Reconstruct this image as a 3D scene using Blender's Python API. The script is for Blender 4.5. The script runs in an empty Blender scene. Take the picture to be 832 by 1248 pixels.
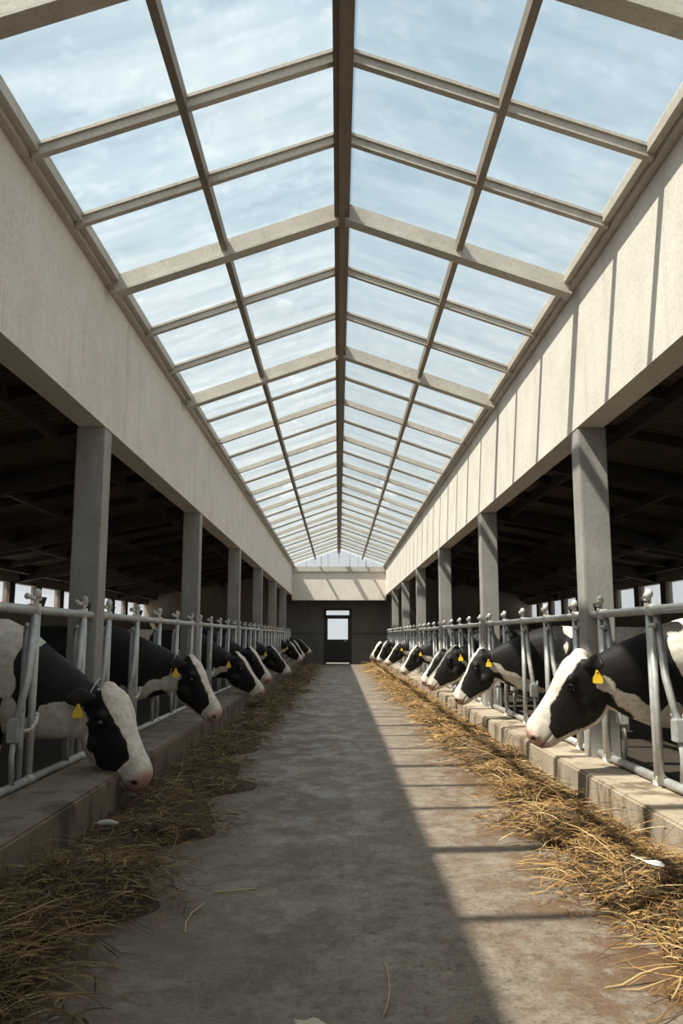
import bpy, bmesh, math, random
import numpy as np
from mathutils import Vector, Matrix, noise as mnoise
random.seed(7)
C = bpy.context.scene.collection
scene = bpy.context.scene

# ------------------------------------------------------------------ layout (metres)
XL, XR = -1.68, 1.73          # inner faces of the two long beams
XC = 0.025                    # ridge
ZB, ZE, ZR = 2.50, 3.53, 4.13 # beam underside, eave, ridge heights
Y0, DY, YEND = 5.77, 4.13, 29.85
YBACK = -6.6
NCOL = range(-2, 6)
RAILL, RAILR = -1.72, 1.78

# ------------------------------------------------------------------ materials
def mat(name, col, rough=0.7, metal=0.0, spec=0.5):
    m = bpy.data.materials.new(name); m.use_nodes = True
    b = m.node_tree.nodes['Principled BSDF']
    b.inputs['Base Color'].default_value = (*col, 1)
    b.inputs['Roughness'].default_value = rough
    b.inputs['Metallic'].default_value = metal
    b.inputs['Specular IOR Level'].default_value = spec
    return m, m.node_tree, b
def N(nt, t, **kw):
    n = nt.nodes.new(t)
    for k, v in kw.items():
        if hasattr(n, k): setattr(n, k, v)
        else: n.inputs[k.replace('_', ' ')].default_value = v
    return n
def coords(nt, scale=(1, 1, 1), kind='Object'):
    tc = N(nt, 'ShaderNodeTexCoord'); mp = N(nt, 'ShaderNodeMapping')
    nt.links.new(tc.outputs[kind], mp.inputs['Vector'])
    mp.inputs['Scale'].default_value = scale
    return mp.outputs['Vector']
def noise(nt, vec, scale, detail=6, rough=0.6, dist=0.0):
    n = N(nt, 'ShaderNodeTexNoise'); n.inputs['Scale'].default_value = scale
    n.inputs['Detail'].default_value = detail; n.inputs['Roughness'].default_value = rough
    n.inputs['Distortion'].default_value = dist
    nt.links.new(vec, n.inputs['Vector']); return n.outputs['Fac']
def ramp(nt, fac, stops):
    r = N(nt, 'ShaderNodeValToRGB'); e = r.color_ramp.elements
    while len(e) < len(stops): e.new(0.5)
    for el, (p, c) in zip(e, stops):
        el.position = p; el.color = (*c, 1) if len(c) == 3 else c
    nt.links.new(fac, r.inputs['Fac']); return r.outputs['Color']
def mixc(nt, fac, a, b, mode='MIX'):
    n = N(nt, 'ShaderNodeMix', data_type='RGBA', blend_type=mode)
    for s, v in ((n.inputs['Factor'], fac), (n.inputs['A'], a), (n.inputs['B'], b)):
        pass
    ins = [i for i in n.inputs if i.enabled]
    for s, v in zip((n.inputs[0], n.inputs[6], n.inputs[7]), (fac, a, b)):
        if isinstance(v, bpy.types.NodeSocket): nt.links.new(v, s)
        elif isinstance(v, (int, float)): s.default_value = v
        else: s.default_value = (*v, 1)
    return n.outputs[2]
def mth(nt, op, a, b=0.0, clamp=False):
    n = N(nt, 'ShaderNodeMath', operation=op); n.use_clamp = clamp
    for s, v in zip(n.inputs, (a, b)):
        if isinstance(v, bpy.types.NodeSocket): nt.links.new(v, s)
        else: s.default_value = v
    return n.outputs[0]
def bump(nt, b, h, strength=0.3, dist=0.01):
    n = N(nt, 'ShaderNodeBump'); n.inputs['Strength'].default_value = strength
    n.inputs['Distance'].default_value = dist
    nt.links.new(h, n.inputs['Height']); nt.links.new(n.outputs[0], b.inputs['Normal'])
def concrete(name, c1, c2, stain, streak=(6, 6, 0.5), rough=0.8, stain_at=(0.55, 0.72), stw=.6):
    m, nt, b = mat(name, c1, rough)
    v = coords(nt, kind='Object'); vs = coords(nt, streak)
    n1 = noise(nt, v, 2.2, 8); n2 = noise(nt, vs, 1.3, 6, 0.65); n3 = noise(nt, v, 45, 4, 0.7)
    base = ramp(nt, n1, [(0.3, c2), (0.65, c1)])
    st = ramp(nt, n2, [(stain_at[0], (0, 0, 0)), (stain_at[1], (1, 1, 1))])
    c = mixc(nt, mth(nt, 'MULTIPLY', st, stw), base, stain)
    sp = ramp(nt, n3, [(0.35, (0.72, 0.7, 0.68)), (0.55, (1, 1, 1))])
    c = mixc(nt, 0.55, c, sp, 'MULTIPLY')
    nt.links.new(c, b.inputs['Base Color'])
    bump(nt, b, n3, 0.35, 0.004)
    return m
M = {}
M['beam'] = concrete('painted_concrete', (0.80, 0.735, 0.66), (0.70, 0.635, 0.56), (0.52, 0.45, 0.375), (7, 7, 0.35))
M['column'] = concrete('grey_concrete', (0.41, 0.39, 0.36), (0.28, 0.265, 0.245), (0.19, 0.175, 0.155), (3, 3, 1.2))
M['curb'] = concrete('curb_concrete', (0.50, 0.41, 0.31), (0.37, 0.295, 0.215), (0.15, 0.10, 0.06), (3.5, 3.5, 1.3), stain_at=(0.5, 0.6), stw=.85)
M['curb_shaded'] = concrete('shaded_curb_concrete', (0.25, 0.195, 0.14), (0.17, 0.13, 0.09), (0.06, 0.042, 0.027), (3.0, 3.0, 1.3), stain_at=(0.48, 0.6), stw=.85)  # stained curb concrete again, darkened in colour for the left side's shade
M['end_dark'] = concrete('grey_panel', (0.155, 0.145, 0.13), (0.125, 0.117, 0.105), (0.09, 0.08, 0.07), (2, 2, 0.6))
M['barn_wall'] = concrete('barn_wall', (0.27, 0.22, 0.175), (0.22, 0.18, 0.145), (0.15, 0.12, 0.09))
M['frame'] = concrete('weathered_frame', (0.55, 0.51, 0.45), (0.44, 0.40, 0.34), (0.30, 0.26, 0.21), (8, 8, 8), 0.6)
M['ridge'] = concrete('ridge_paint', (0.25, 0.205, 0.155), (0.20, 0.165, 0.125), (0.13, 0.105, 0.08), (8, 0.5, 8), 0.6)
M['pen'] = concrete('pen_floor', (0.055, 0.04, 0.027), (0.035, 0.026, 0.018), (0.02, 0.015, 0.01))
M['ground'] = concrete('pale_ground', (0.55, 0.53, 0.5), (0.45, 0.43, 0.4), (0.35, 0.33, 0.3))
M['door'], _, _ = mat('dark_door', (0.018, 0.017, 0.016), 0.45)
M['dark_steel'] = concrete('dark_steel', (0.055, 0.047, 0.04), (0.04, 0.034, 0.028), (0.03, 0.022, 0.016), rough=0.6)
M['post_wood'] = concrete('window_post', (0.12, 0.09, 0.065), (0.09, 0.07, 0.05), (0.05, 0.04, 0.03))
M['rubber'], _, _ = mat('black_rubber', (0.012, 0.012, 0.012), 0.6)
M['threshold'], _, _ = mat('threshold_metal', (0.55, 0.55, 0.52), 0.35, 0.7)

# galvanised pipe
m, nt, b = mat('galvanised', (0.5, 0.51, 0.5), 0.45, 0.25)
v = coords(nt); n1 = noise(nt, v, 18, 6); n2 = noise(nt, v, 4, 5)
c = ramp(nt, n1, [(0.3, (0.40, 0.40, 0.385)), (0.7, (0.60, 0.60, 0.58))])
c = mixc(nt, ramp(nt, n2, [(0.55, (0, 0, 0)), (0.75, (0.6, 0.6, 0.6))]), c, (0.33, 0.28, 0.22))
nt.links.new(c, b.inputs['Base Color']); bump(nt, b, n1, 0.15, 0.002)
M['galv'] = m
m, nt, b = mat('white_cap', (0.7, 0.69, 0.66), 0.4)
v = coords(nt); n1 = noise(nt, v, 30, 5)
nt.links.new(ramp(nt, n1, [(0.4, (0.42, 0.37, 0.31)), (0.6, (0.74, 0.73, 0.70))]), b.inputs['Base Color'])
M['cap'] = m

# corrugated brown barn roof
m, nt, b = mat('barn_roof', (0.1, 0.08, 0.06), 0.8)
v = coords(nt); w = N(nt, 'ShaderNodeTexWave', bands_direction='Y'); w.inputs['Scale'].default_value = 2.2
nt.links.new(v, w.inputs['Vector']); n1 = noise(nt, v, 1.5, 6)
c = ramp(nt, n1, [(0.3, (0.10, 0.07, 0.05)), (0.7, (0.20, 0.145, 0.10))])
c = mixc(nt, 0.4, c, w.outputs['Color'], 'MULTIPLY')
nt.links.new(c, b.inputs['Base Color']); bump(nt, b, w.outputs['Fac'], 0.8, 0.03)
M['barn_roof'] = m

# alley floor
m, nt, b = mat('alley_floor', (0.3, 0.26, 0.21), 0.7)
v = coords(nt); sx = N(nt, 'ShaderNodeSeparateXYZ'); nt.links.new(v, sx.inputs[0])
n1 = noise(nt, v, 1.1, 8, 0.65); n2 = noise(nt, v, 9, 10, 0.78); n3 = noise(nt, v, 75, 6, 0.75); n4 = noise(nt, coords(nt, (1.5, 1.1, 1)), 2.6, 12, 0.76)
n5 = noise(nt, v, 26, 8, 0.8)
c = ramp(nt, n1, [(0.3, (0.225, 0.175, 0.13)), (0.7, (0.315, 0.26, 0.205))])
c = mixc(nt, ramp(nt, n2, [(0.45, (0, 0, 0)), (0.60, (0.7, 0.7, 0.7))]), c, (0.145, 0.108, 0.077))
c = mixc(nt, ramp(nt, n5, [(0.54, (0, 0, 0)), (0.62, (0.75, 0.75, 0.75))]), c, (0.075, 0.055, 0.038))
c = mixc(nt, ramp(nt, n5, [(0.36, (0.8, 0.8, 0.8)), (0.43, (0, 0, 0))]), c, (0.40, 0.345, 0.28))
c = mixc(nt, ramp(nt, n3, [(0.52, (0, 0, 0)), (0.62, (0.6, 0.6, 0.6))]), c, (0.07, 0.052, 0.037))
# worn pale blotches down the middle-left of the alley
mid = mth(nt, 'SUBTRACT', 1.0, mth(nt, 'ABSOLUTE', mth(nt, 'MULTIPLY', mth(nt, 'ADD', sx.outputs['X'], 0.12), 2.0)), True)
pale = mth(nt, 'MULTIPLY', mid, ramp(nt, n4, [(0.49, (0, 0, 0)), (0.57, (1, 1, 1))]))
c = mixc(nt, mth(nt, 'MULTIPLY', mth(nt, 'MULTIPLY', pale, 0.8), ramp(nt, n5, [(.4, (1, 1, 1)), (.56, (.15, .15, .15))])), c, (0.34, 0.32, 0.29))
# brown manure stains towards both curbs
ax = mth(nt, 'ABSOLUTE', sx.outputs['X'])
edge = mth(nt, 'MULTIPLY', mth(nt, 'SUBTRACT', ax, 0.3), 1.25, True)
edge = mth(nt, 'MINIMUM', edge, 1.0)
sel = ramp(nt, mth(nt, 'ADD', n4, mth(nt, 'MULTIPLY', edge, 0.12)), [(0.545, (0, 0, 0)), (0.60, (1, 1, 1))])
c = mixc(nt, mth(nt, 'MULTIPLY', sel, mth(nt, 'MULTIPLY', edge, 0.95)), c, (0.135, 0.062, 0.018))
lft = mth(nt, 'MULTIPLY', mth(nt, 'SUBTRACT', 0.35, sx.outputs['X']), 1.6, True)  # shade on the left part of the floor, deepened in the colour as blotches
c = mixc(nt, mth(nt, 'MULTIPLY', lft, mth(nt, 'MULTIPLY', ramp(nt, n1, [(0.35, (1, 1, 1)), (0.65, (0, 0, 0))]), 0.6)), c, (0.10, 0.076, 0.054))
nt.links.new(c, b.inputs['Base Color'])
nt.links.new(ramp(nt, n4, [(0.42, (0.8, 0.8, 0.8)), (0.58, (0.38, 0.38, 0.38))]), b.inputs['Roughness'])
hh = mth(nt, 'ADD', n2, mth(nt, 'MULTIPLY', n3, 0.5)); bump(nt, b, hh, 0.7, 0.014)
M['floor'] = m

# dusty roof glass: clear pane that lets light through, thin streaky film of dust
def glass(name, dust, tint=(0.93, 0.97, 0.98)):
    m = bpy.data.materials.new(name); m.use_nodes = True; nt = m.node_tree
    nt.nodes.clear(); out = N(nt, 'ShaderNodeOutputMaterial')
    tr = N(nt, 'ShaderNodeBsdfTransparent'); tr.inputs[0].default_value = (*tint, 1)
    tl = N(nt, 'ShaderNodeBsdfTranslucent'); tl.inputs[0].default_value = (0.9, 0.92, 0.93, 1)
    gl = N(nt, 'ShaderNodeBsdfGlossy'); gl.inputs['Roughness'].default_value = 0.03
    v = coords(nt, (0.55, 2.6, 1)); v2 = coords(nt)
    n1 = noise(nt, v, 1.3, 7, 0.55, 0.4); n2 = noise(nt, v2, 5, 8, 0.7)
    f = mth(nt, 'MULTIPLY', ramp(nt, n1, [(0.3, (0.35, 0.35, 0.35)), (0.75, (1, 1, 1))]), dust)
    f = mth(nt, 'ADD', f, mth(nt, 'MULTIPLY', ramp(nt, n2, [(0.5, (0, 0, 0)), (0.75, (1, 1, 1))]), dust * 0.45))
    mx = N(nt, 'ShaderNodeMixShader'); nt.links.new(f, mx.inputs[0])
    nt.links.new(tr.outputs[0], mx.inputs[1]); nt.links.new(tl.outputs[0], mx.inputs[2])
    lw = N(nt, 'ShaderNodeLayerWeight'); lw.inputs['Blend'].default_value = .5
    fr = mth(nt, 'ADD', mth(nt, 'MULTIPLY', mth(nt, 'POWER', lw.outputs['Facing'], 5.0), .35), .02)
    m2 = N(nt, 'ShaderNodeMixShader'); nt.links.new(fr, m2.inputs[0])
    nt.links.new(mx.outputs[0], m2.inputs[1]); nt.links.new(gl.outputs[0], m2.inputs[2])
    nt.links.new(m2.outputs[0], out.inputs[0]); return m
M['roof_glass'] = glass('dusty_roof_glass', 0.10)
M['win_glass'] = glass('window_glass', 0.06, (0.97, 0.98, 0.99))

# hay
def hay_mat(name, c1, c2, c3, c4=(0.60, 0.45, 0.24)):
    m, nt, b = mat(name, c1, 0.7, spec=0.25)
    g = N(nt, 'ShaderNodeNewGeometry')
    c = ramp(nt, g.outputs['Random Per Island'], [(0.0, c3), (0.45, c1), (0.85, c2), (1.0, c4)])
    nt.links.new(c, b.inputs['Base Color']); return m
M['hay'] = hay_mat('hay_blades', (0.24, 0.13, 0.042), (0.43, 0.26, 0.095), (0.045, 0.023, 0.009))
M['hay_shaded'] = hay_mat('shaded_hay_blades', (0.14, 0.082, 0.032), (0.25, 0.165, 0.07), (0.03, 0.017, 0.008), (0.42, 0.30, 0.15))  # same hay with the left side's shade put into its colours
m, nt, b = mat('hay_mound', (0.15, 0.09, 0.04), 0.9)
v = coords(nt); n1 = noise(nt, v, 30, 8, 0.75, 1.0)
nt.links.new(ramp(nt, n1, [(0.4, (0.02, 0.012, 0.006)), (0.7, (0.16, 0.09, 0.035))]), b.inputs['Base Color'])
bump(nt, b, n1, 1.0, 0.02); M['mound'] = m
M['straw'], _, _ = mat('pale_straw', (0.62, 0.47, 0.27), 0.6)
M['pale_stone'], _, _ = mat('pale_stone', (0.5, 0.47, 0.42), 0.8)
M['feather'], _, _ = mat('white_feather', (0.85, 0.85, 0.82), 0.5)

# cow coat: pattern fields come with the mesh as attributes
m, nt, b = mat('cow_coat', (0.02, 0.02, 0.02), 0.6)
aw = N(nt, 'ShaderNodeAttribute', attribute_name='white'); ap = N(nt, 'ShaderNodeAttribute', attribute_name='pink')
ad = N(nt, 'ShaderNodeAttribute', attribute_name='dark')
v = coords(nt); n1 = noise(nt, v, 9, 5, 0.6); n2 = noise(nt, v, 90, 4, 0.7); n3 = noise(nt, v, 22, 6, 0.7)
f = mth(nt, 'ADD', aw.outputs['Fac'], mth(nt, 'MULTIPLY', mth(nt, 'SUBTRACT', n1, 0.5), 0.05))
f = mth(nt, 'ADD', f, mth(nt, 'MULTIPLY', mth(nt, 'SUBTRACT', n2, 0.5), 0.012))
f = mth(nt, 'ADD', mth(nt, 'MULTIPLY', f, 140.0), 0.5, True)
white = ramp(nt, n3, [(0.35, (0.62, 0.52, 0.41)), (0.6, (0.83, 0.78, 0.70))])
black = ramp(nt, n1, [(0.3, (0.009, 0.008, 0.008)), (0.75, (0.022, 0.019, 0.017))])
c = mixc(nt, f, black, white)
c = mixc(nt, ap.outputs['Fac'], c, (0.60, 0.36, 0.29))
c = mixc(nt, ad.outputs['Fac'], c, (0.05, 0.022, 0.018))
nt.links.new(c, b.inputs['Base Color']); bump(nt, b, n2, 0.25, 0.004)
b.inputs['Specular IOR Level'].default_value = .3
M['cow'] = m
M['eye'], _, _ = mat('cow_eye', (0.01, 0.007, 0.006), 0.08)
M['tag'], _, _ = mat('yellow_tag', (0.85, 0.55, 0.03), 0.4)
M['cord'], _, _ = mat('white_cord', (0.6, 0.6, 0.57), 0.5)

# ------------------------------------------------------------------ mesh helpers
class MB:
    def __init__(s): s.v = []; s.f = []; s.mi = []; s.cur = 0
    def add(s, vs, fs):
        o = len(s.v); s.v += [tuple(p) for p in vs]
        for f in fs: s.f.append([i + o for i in f]); s.mi.append(s.cur)
    def box(s, lo, hi):
        (a, b, c), (d, e, f) = lo, hi
        s.add([(a,b,c),(d,b,c),(d,e,c),(a,e,c),(a,b,f),(d,b,f),(d,e,f),(a,e,f)],
              [(0,3,2,1),(4,5,6,7),(0,1,5,4),(1,2,6,5),(2,3,7,6),(3,0,4,7)])
    def bar(s, p, q, w, h, up=(0,0,1)):
        p, q = Vector(p), Vector(q); d = (q - p).normalized(); up = Vector(up)
        r = d.cross(up).normalized(); u = r.cross(d)
        pts = [e + r*sx*w/2 + u*sz*h/2 for e in (p, q) for sx, sz in ((-1,-1),(1,-1),(1,1),(-1,1))]
        s.add(pts, [(0,1,2,3),(7,6,5,4),(0,4,5,1),(1,5,6,2),(2,6,7,3),(3,7,4,0)])
    def tube(s, pts, r, n=12, caps=True):
        pts = [Vector(p) for p in pts]; k = len(pts)
        rs = r if isinstance(r, (list, tuple)) else [r]*k
        rings = []; prev = None
        for i, p in enumerate(pts):
            d = (pts[min(i+1, k-1)] - pts[max(i-1, 0)]).normalized()
            if prev is None:
                a = Vector((0,0,1)) if abs(d.z) < .9 else Vector((0,1,0))
            else: a = prev
            u = (a - d*a.dot(d)).normalized(); prev = u; w = d.cross(u)
            rings.append([p + (u*math.cos(t) + w*math.sin(t))*rs[i] for t in [2*math.pi*j/n for j in range(n)]])
        vs = [q for rg in rings for q in rg]; fs = []
        for i in range(k-1):
            for j in range(n):
                fs.append((i*n+j, i*n+(j+1)%n, (i+1)*n+(j+1)%n, (i+1)*n+j))
        if caps: fs += [tuple(range(n))[::-1], tuple(range((k-1)*n, k*n))]
        s.add(vs, fs)
    def ball(s, c, r, n=12, m=8):
        rx, ry, rz = r if isinstance(r, (tuple, list)) else (r, r, r)
        vs = [(c[0], c[1], c[2]+rz)]
        for i in range(1, m):
            t = math.pi*i/m
            for j in range(n):
                a = 2*math.pi*j/n
                vs.append((c[0]+rx*math.sin(t)*math.cos(a), c[1]+ry*math.sin(t)*math.sin(a), c[2]+rz*math.cos(t)))
        vs.append((c[0], c[1], c[2]-rz)); e = len(vs)-1
        fs = [(0, 1+j, 1+(j+1)%n) for j in range(n)]
        for i in range(m-2):
            for j in range(n):
                fs.append((1+i*n+j, 1+(i+1)*n+j, 1+(i+1)*n+(j+1)%n, 1+i*n+(j+1)%n))
        fs += [(e, 1+(m-2)*n+(j+1)%n, 1+(m-2)*n+j) for j in range(n)]
        s.add(vs, fs)
    def mesh(s, name):
        me = bpy.data.meshes.new(name); me.from_pydata(s.v, [], s.f); me.update(); return me
    def build(s, name, mats, parent=None, smooth=False, bevel=0, loc=None):
        me = s.mesh(name)
        if not isinstance(mats, (list, tuple)): mats = [mats]
        for m in mats: me.materials.append(m)
        if len(mats) > 1: me.polygons.foreach_set('material_index', s.mi)
        bm = bmesh.new(); bm.from_mesh(me); bmesh.ops.recalc_face_normals(bm, faces=bm.faces)
        if bevel: bmesh.ops.bevel(bm, geom=list(bm.edges), offset=bevel, segments=2, affect='EDGES')
        bm.to_mesh(me); bm.free()
        if smooth: me.polygons.foreach_set('use_smooth', [True]*len(me.polygons))
        o = bpy.data.objects.new(name, me); C.objects.link(o)
        if parent: o.parent = parent
        if loc: o.location = loc
        return o
def smooth_angle(o, deg=35):
    me = o.data; me.polygons.foreach_set('use_smooth', [True]*len(me.polygons))
    bm = bmesh.new(); bm.from_mesh(me)
    for e in bm.edges:
        if len(e.link_faces) == 2 and e.calc_face_angle(0) > math.radians(deg): e.smooth = False
    bm.to_mesh(me); bm.free(); return o
def tag(o, label=None, cat=None, group=None, kind=None):
    for k, v in (('label', label), ('category', cat), ('group', group), ('kind', kind)):
        if v: o[k] = v
    return o
def struct(o, label=None): o['kind'] = 'structure'; o['label'] = label or o.name; return o
def empty(name, loc, rz=0):
    o = bpy.data.objects.new(name, None); C.objects.link(o); o.location = loc; o.rotation_euler = (0, 0, rz)
    o.empty_display_size = .2; return o
def copy_tree(o, parent=None):
    c = o.copy(); C.objects.link(c); c.parent = parent
    for ch in o.children: copy_tree(ch, c)
    return c
TRIM = [0]
def trim(mb, m, label, **kw):
    TRIM[0] += 1
    return struct(mb.build('trim_%d' % TRIM[0], m, **kw), label)

# ------------------------------------------------------------------ floors, ground
mb = MB(); mb.box((-1.75, YBACK, -.1), (1.8, YEND + 1.0, 0)); struct(mb.build('floor', M['floor']), 'stained concrete alley floor')
mb = MB(); mb.box((-7.2, YBACK, -.1), (-1.75, YEND + 1.0, -.0)); struct(mb.build('floor', M['pen']), 'dirty floor of the left pens')
mb = MB(); mb.box((1.8, YBACK, -.1), (7.2, YEND + 1.0, -.0)); struct(mb.build('floor', M['pen']), 'dirty floor of the right pens')
mb = MB(); mb.box((-90, -90, -.3), (90, 160, -.12)); tag(mb.build('yard_ground', M['ground']), 'pale open ground outside the barn', 'ground', kind='structure')

# ------------------------------------------------------------------ long beams and end wall
for s, x0, nm in ((-1, XL, 'left'), (1, XR, 'right')):
    x1 = x0 + s*.19
    mb = MB(); mb.box((min(x0, x1), YBACK, ZB), (max(x0, x1), YEND, ZE + .02))
    struct(mb.build('wall_' + nm, M['beam']), 'long cream concrete beam wall above the %s columns' % nm)
    # eave beam, protrudes inwards
    xi = x0 - s*.10
    mb = MB(); mb.box((min(xi, x1), YBACK, ZE), (max(xi, x1), YEND, ZE + .07))
    mb.box((min(xi + s*.05, x1), YBACK, ZE - .03), (max(xi + s*.05, x1), YEND, ZE))
    trim(mb, M['frame'], '%s eave rail under the glass roof' % nm)
    # barn outer wall with window openings
    xo = s*7.05; xp = s*7.2; lo, hi = min(xo, xp), max(xo, xp)
    mb = MB(); mb.box((lo, YBACK, 0), (hi, YEND + 1, 1.62)); mb.box((lo, YBACK, 2.16), (hi, YEND + 1, 2.75))
    struct(mb.build('wall_outer_' + nm, M['barn_wall']), 'outer wall of the %s pens' % nm)
    mb = MB(); y = YBACK; k = 0
    while y < YEND:
        mb.box((lo, y, 1.60), (hi, y + .30, 2.18)); y += 1.62
    struct(mb.build('window_posts_' + nm, M['post_wood']), 'posts of the %s clerestory windows' % nm)
    # end wall of pens
    mb = MB(); mb.box((min(s*1.9, s*7.2), YEND + .8, 0), (max(s*1.9, s*7.2), YEND + .95, 3.6))
    struct(mb.build('wall_end_' + nm, M['barn_wall']), 'end wall of the %s pens' % nm)
    # sloping barn roof
    a = (x1 - s*.02, 3.42); bq = (s*7.3, 2.42)
    mb = MB()
    mb.add([(a[0], YBACK, a[1]), (bq[0], YBACK, bq[1]), (bq[0], YEND + 1, bq[1]), (a[0], YEND + 1, a[1]),
            (a[0], YBACK, a[1]+.06), (bq[0], YBACK, bq[1]+.06), (bq[0], YEND + 1, bq[1]+.06), (a[0], YEND + 1, a[1]+.06)],
           [(0,3,2,1),(4,5,6,7),(0,1,5,4),(1,2,6,5),(2,3,7,6),(3,0,4,7)])
    struct(mb.build('ceiling_' + nm, M['barn_roof']), 'low sloping roof over the %s pens' % nm)
    for k in NCOL:
        for dd in (0.02,):
            yy = Y0 + DY*k + .1
            mb = MB(); mb.bar((x1, yy, 3.42 - .13), (s*7.05, yy, 2.45 - .13), .12, .24)
            trim(mb, M['dark_steel'], 'dark roof beam over the %s pens' % nm)
    for xx in (3.0, 4.3, 5.6, 6.8):
        zz = 3.42 + (xx - 1.9)*(2.42 - 3.42)/(7.3 - 1.9) - .07
        mb = MB(); mb.box((s*xx - .04, YBACK, zz - .09), (s*xx + .04, YEND + .8, zz + .04))
        trim(mb, M['dark_steel'], 'dark purlin over the %s pens' % nm)
    for k in range(-2, 6):
        for f_ in (1.4, 2.75):
            yy = Y0 + DY*k + f_
            mb = MB(); mb.bar((x1, yy, 3.42 - .06), (s*7.05, yy, 2.45 - .06), .06, .1)
            trim(mb, M['dark_steel'], 'thin rafter over the %s pens' % nm)
    mb = MB(); mb.box((min(s*1.9, s*7.2), YBACK - .15, 0), (max(s*1.9, s*7.2), YBACK, 3.6))
    struct(mb.build('wall_back_' + nm, M['barn_wall']), 'back wall of the %s pens' % nm)

wn = [0]
def pane(quad, m, label, t=.006):
    wn[0] += 1; q = [Vector(p) for p in quad]
    n = (q[1]-q[0]).cross(q[2]-q[0]).normalized()*t
    mb = MB(); mb.add(q + [p + n for p in q], [(0,1,2,3),(7,6,5,4),(0,4,5,1),(1,5,6,2),(2,6,7,3),(3,7,4,0)])
    return struct(mb.build('window_%d' % wn[0], m), label)
for s, nm in ((-1, 'left'), (1, 'right')):
    y = YBACK + .3
    while y < YEND:
        pane([(s*7.12, y, 1.62), (s*7.12, y + 1.32, 1.62), (s*7.12, y + 1.32, 2.16), (s*7.12, y, 2.16)], M['win_glass'],
             'clerestory window in the %s outer wall' % nm, .005)
        y += 1.62

# end wall: upper cream band, recessed grey wall below, gable glazing
mb = MB(); mb.box((XL - .0, YEND, 2.31), (XR + .0, YEND + .2, 3.36)); 
struct(mb.build('wall_end', M['beam']), 'cream upper band of the end wall')
mb = MB(); mb.box((XL - .1, YEND - .08, 3.34), (XR + .1, YEND + .22, 3.52)); trim(mb, M['frame'], 'sill under the end gable glazing')
# recessed wall with door hole
YW = YEND + .8; dx0, dx1, dz = -.53, .50, 2.03
mb = MB(); mb.box((-1.9, YW, 0), (dx0, YW + .15, 3.45)); mb.box((dx1, YW, 0), (1.9, YW + .15, 3.45)); mb.box((dx0, YW, dz), (dx1, YW + .15, 3.45))
struct(mb.build('wall_end_lower', M['end_dark']), 'dark grey lower end wall around the door')
mb = MB(); mb.box((-1.9, YEND + .2, 3.30), (1.9, YW, 3.40)); trim(mb, M['end_dark'], 'soffit behind the end beam')
mb = MB(); mb.box((-1.9, YW - .02, 1.10), (dx0 - .06, YW, 1.13)); mb.box((dx1 + .06, YW - .02, 1.10), (1.9, YW, 1.13)); trim(mb, M['dark_steel'], 'dark rail across the end wall')
dr = empty('door_1', (0, YW, 0)); struct(dr, 'dark end door with glazed upper half')
mb = MB(); mb.box((dx0, -.03, 0), (dx0 + .09, .12, dz)); mb.box((dx1 - .09, -.03, 0), (dx1, .12, dz)); mb.box((dx0, -.03, dz - .07), (dx1, .12, dz)); mb.box((dx0, -.03, 1.72), (dx1, .12, 1.79))
mb.build('door_frame', M['door'], dr)
a0, a1 = dx0 + .09, dx1 - .09
mb = MB(); mb.box((a0, .02, .05), (a1, .07, .90)); mb.box((a0, .02, .90), (a0 + .05, .07, 1.72)); mb.box((a1 - .05, .02, .90), (a1, .07, 1.72)); mb.box((a0, .02, 1.66), (a1, .07, 1.72))
mb.build('door_leaf', M['door'], dr)
mb = MB(); mb.box((a0 + .05, .04, .90), (a1 - .05, .046, 1.66)); mb.build('door_pane', M['win_glass'], dr)
mb = MB(); mb.box((a0, .04, 1.79), (a1, .046, dz - .07)); mb.build('transom_pane', M['win_glass'], dr)
mb = MB(); mb.box((a0, -.06, 0), (a1, .1, .035)); mb.build('threshold', M['threshold'], dr)
mb = MB(); mb.tube([(a1 - .09, .02, .84), (a1 - .09, -.03, .84), (a1 - .2, -.03, .84)], .010, 8); mb.build('door_handle', M['threshold'], dr)
# gable
def zroof(x):
    return ZR - (ZR - ZE)*abs(x - XC)/( (XR - XC) if x > XC else (XC - XL))
mx = [XL + .02 + (XR - XL - .04)*i/12 for i in range(13)]
mx = sorted([-1.45, -1.17, -.88, -.62, -.37, XC, .42, .73, 1.02, 1.28, 1.52])
for x in mx:
    if zroof(x) - 3.5 < .05: continue
    mb = MB(); mb.box((x - .02, YEND + .0, 3.5), (x + .02, YEND + .05, zroof(x))); trim(mb, M['frame'], 'gable mullion')
xs = [XL] + mx + [XR]
for i in range(len(xs) - 1):
    xa, xb = xs[i], xs[i+1]
    pane([(xa, YEND + .02, 3.5), (xb, YEND + .02, 3.5), (xb, YEND + .02, zroof(xb) + .01), (xa, YEND + .02, zroof(xa) + .01)], M['win_glass'], 'gable glass', .005)
# back of alley
mb = MB(); mb.box((XL - .2, YBACK - .15, 0), (XR + .2, YBACK, 3.6)); struct(mb.build('wall_back', M['beam']), 'wall closing the alley behind the viewer')

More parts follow.
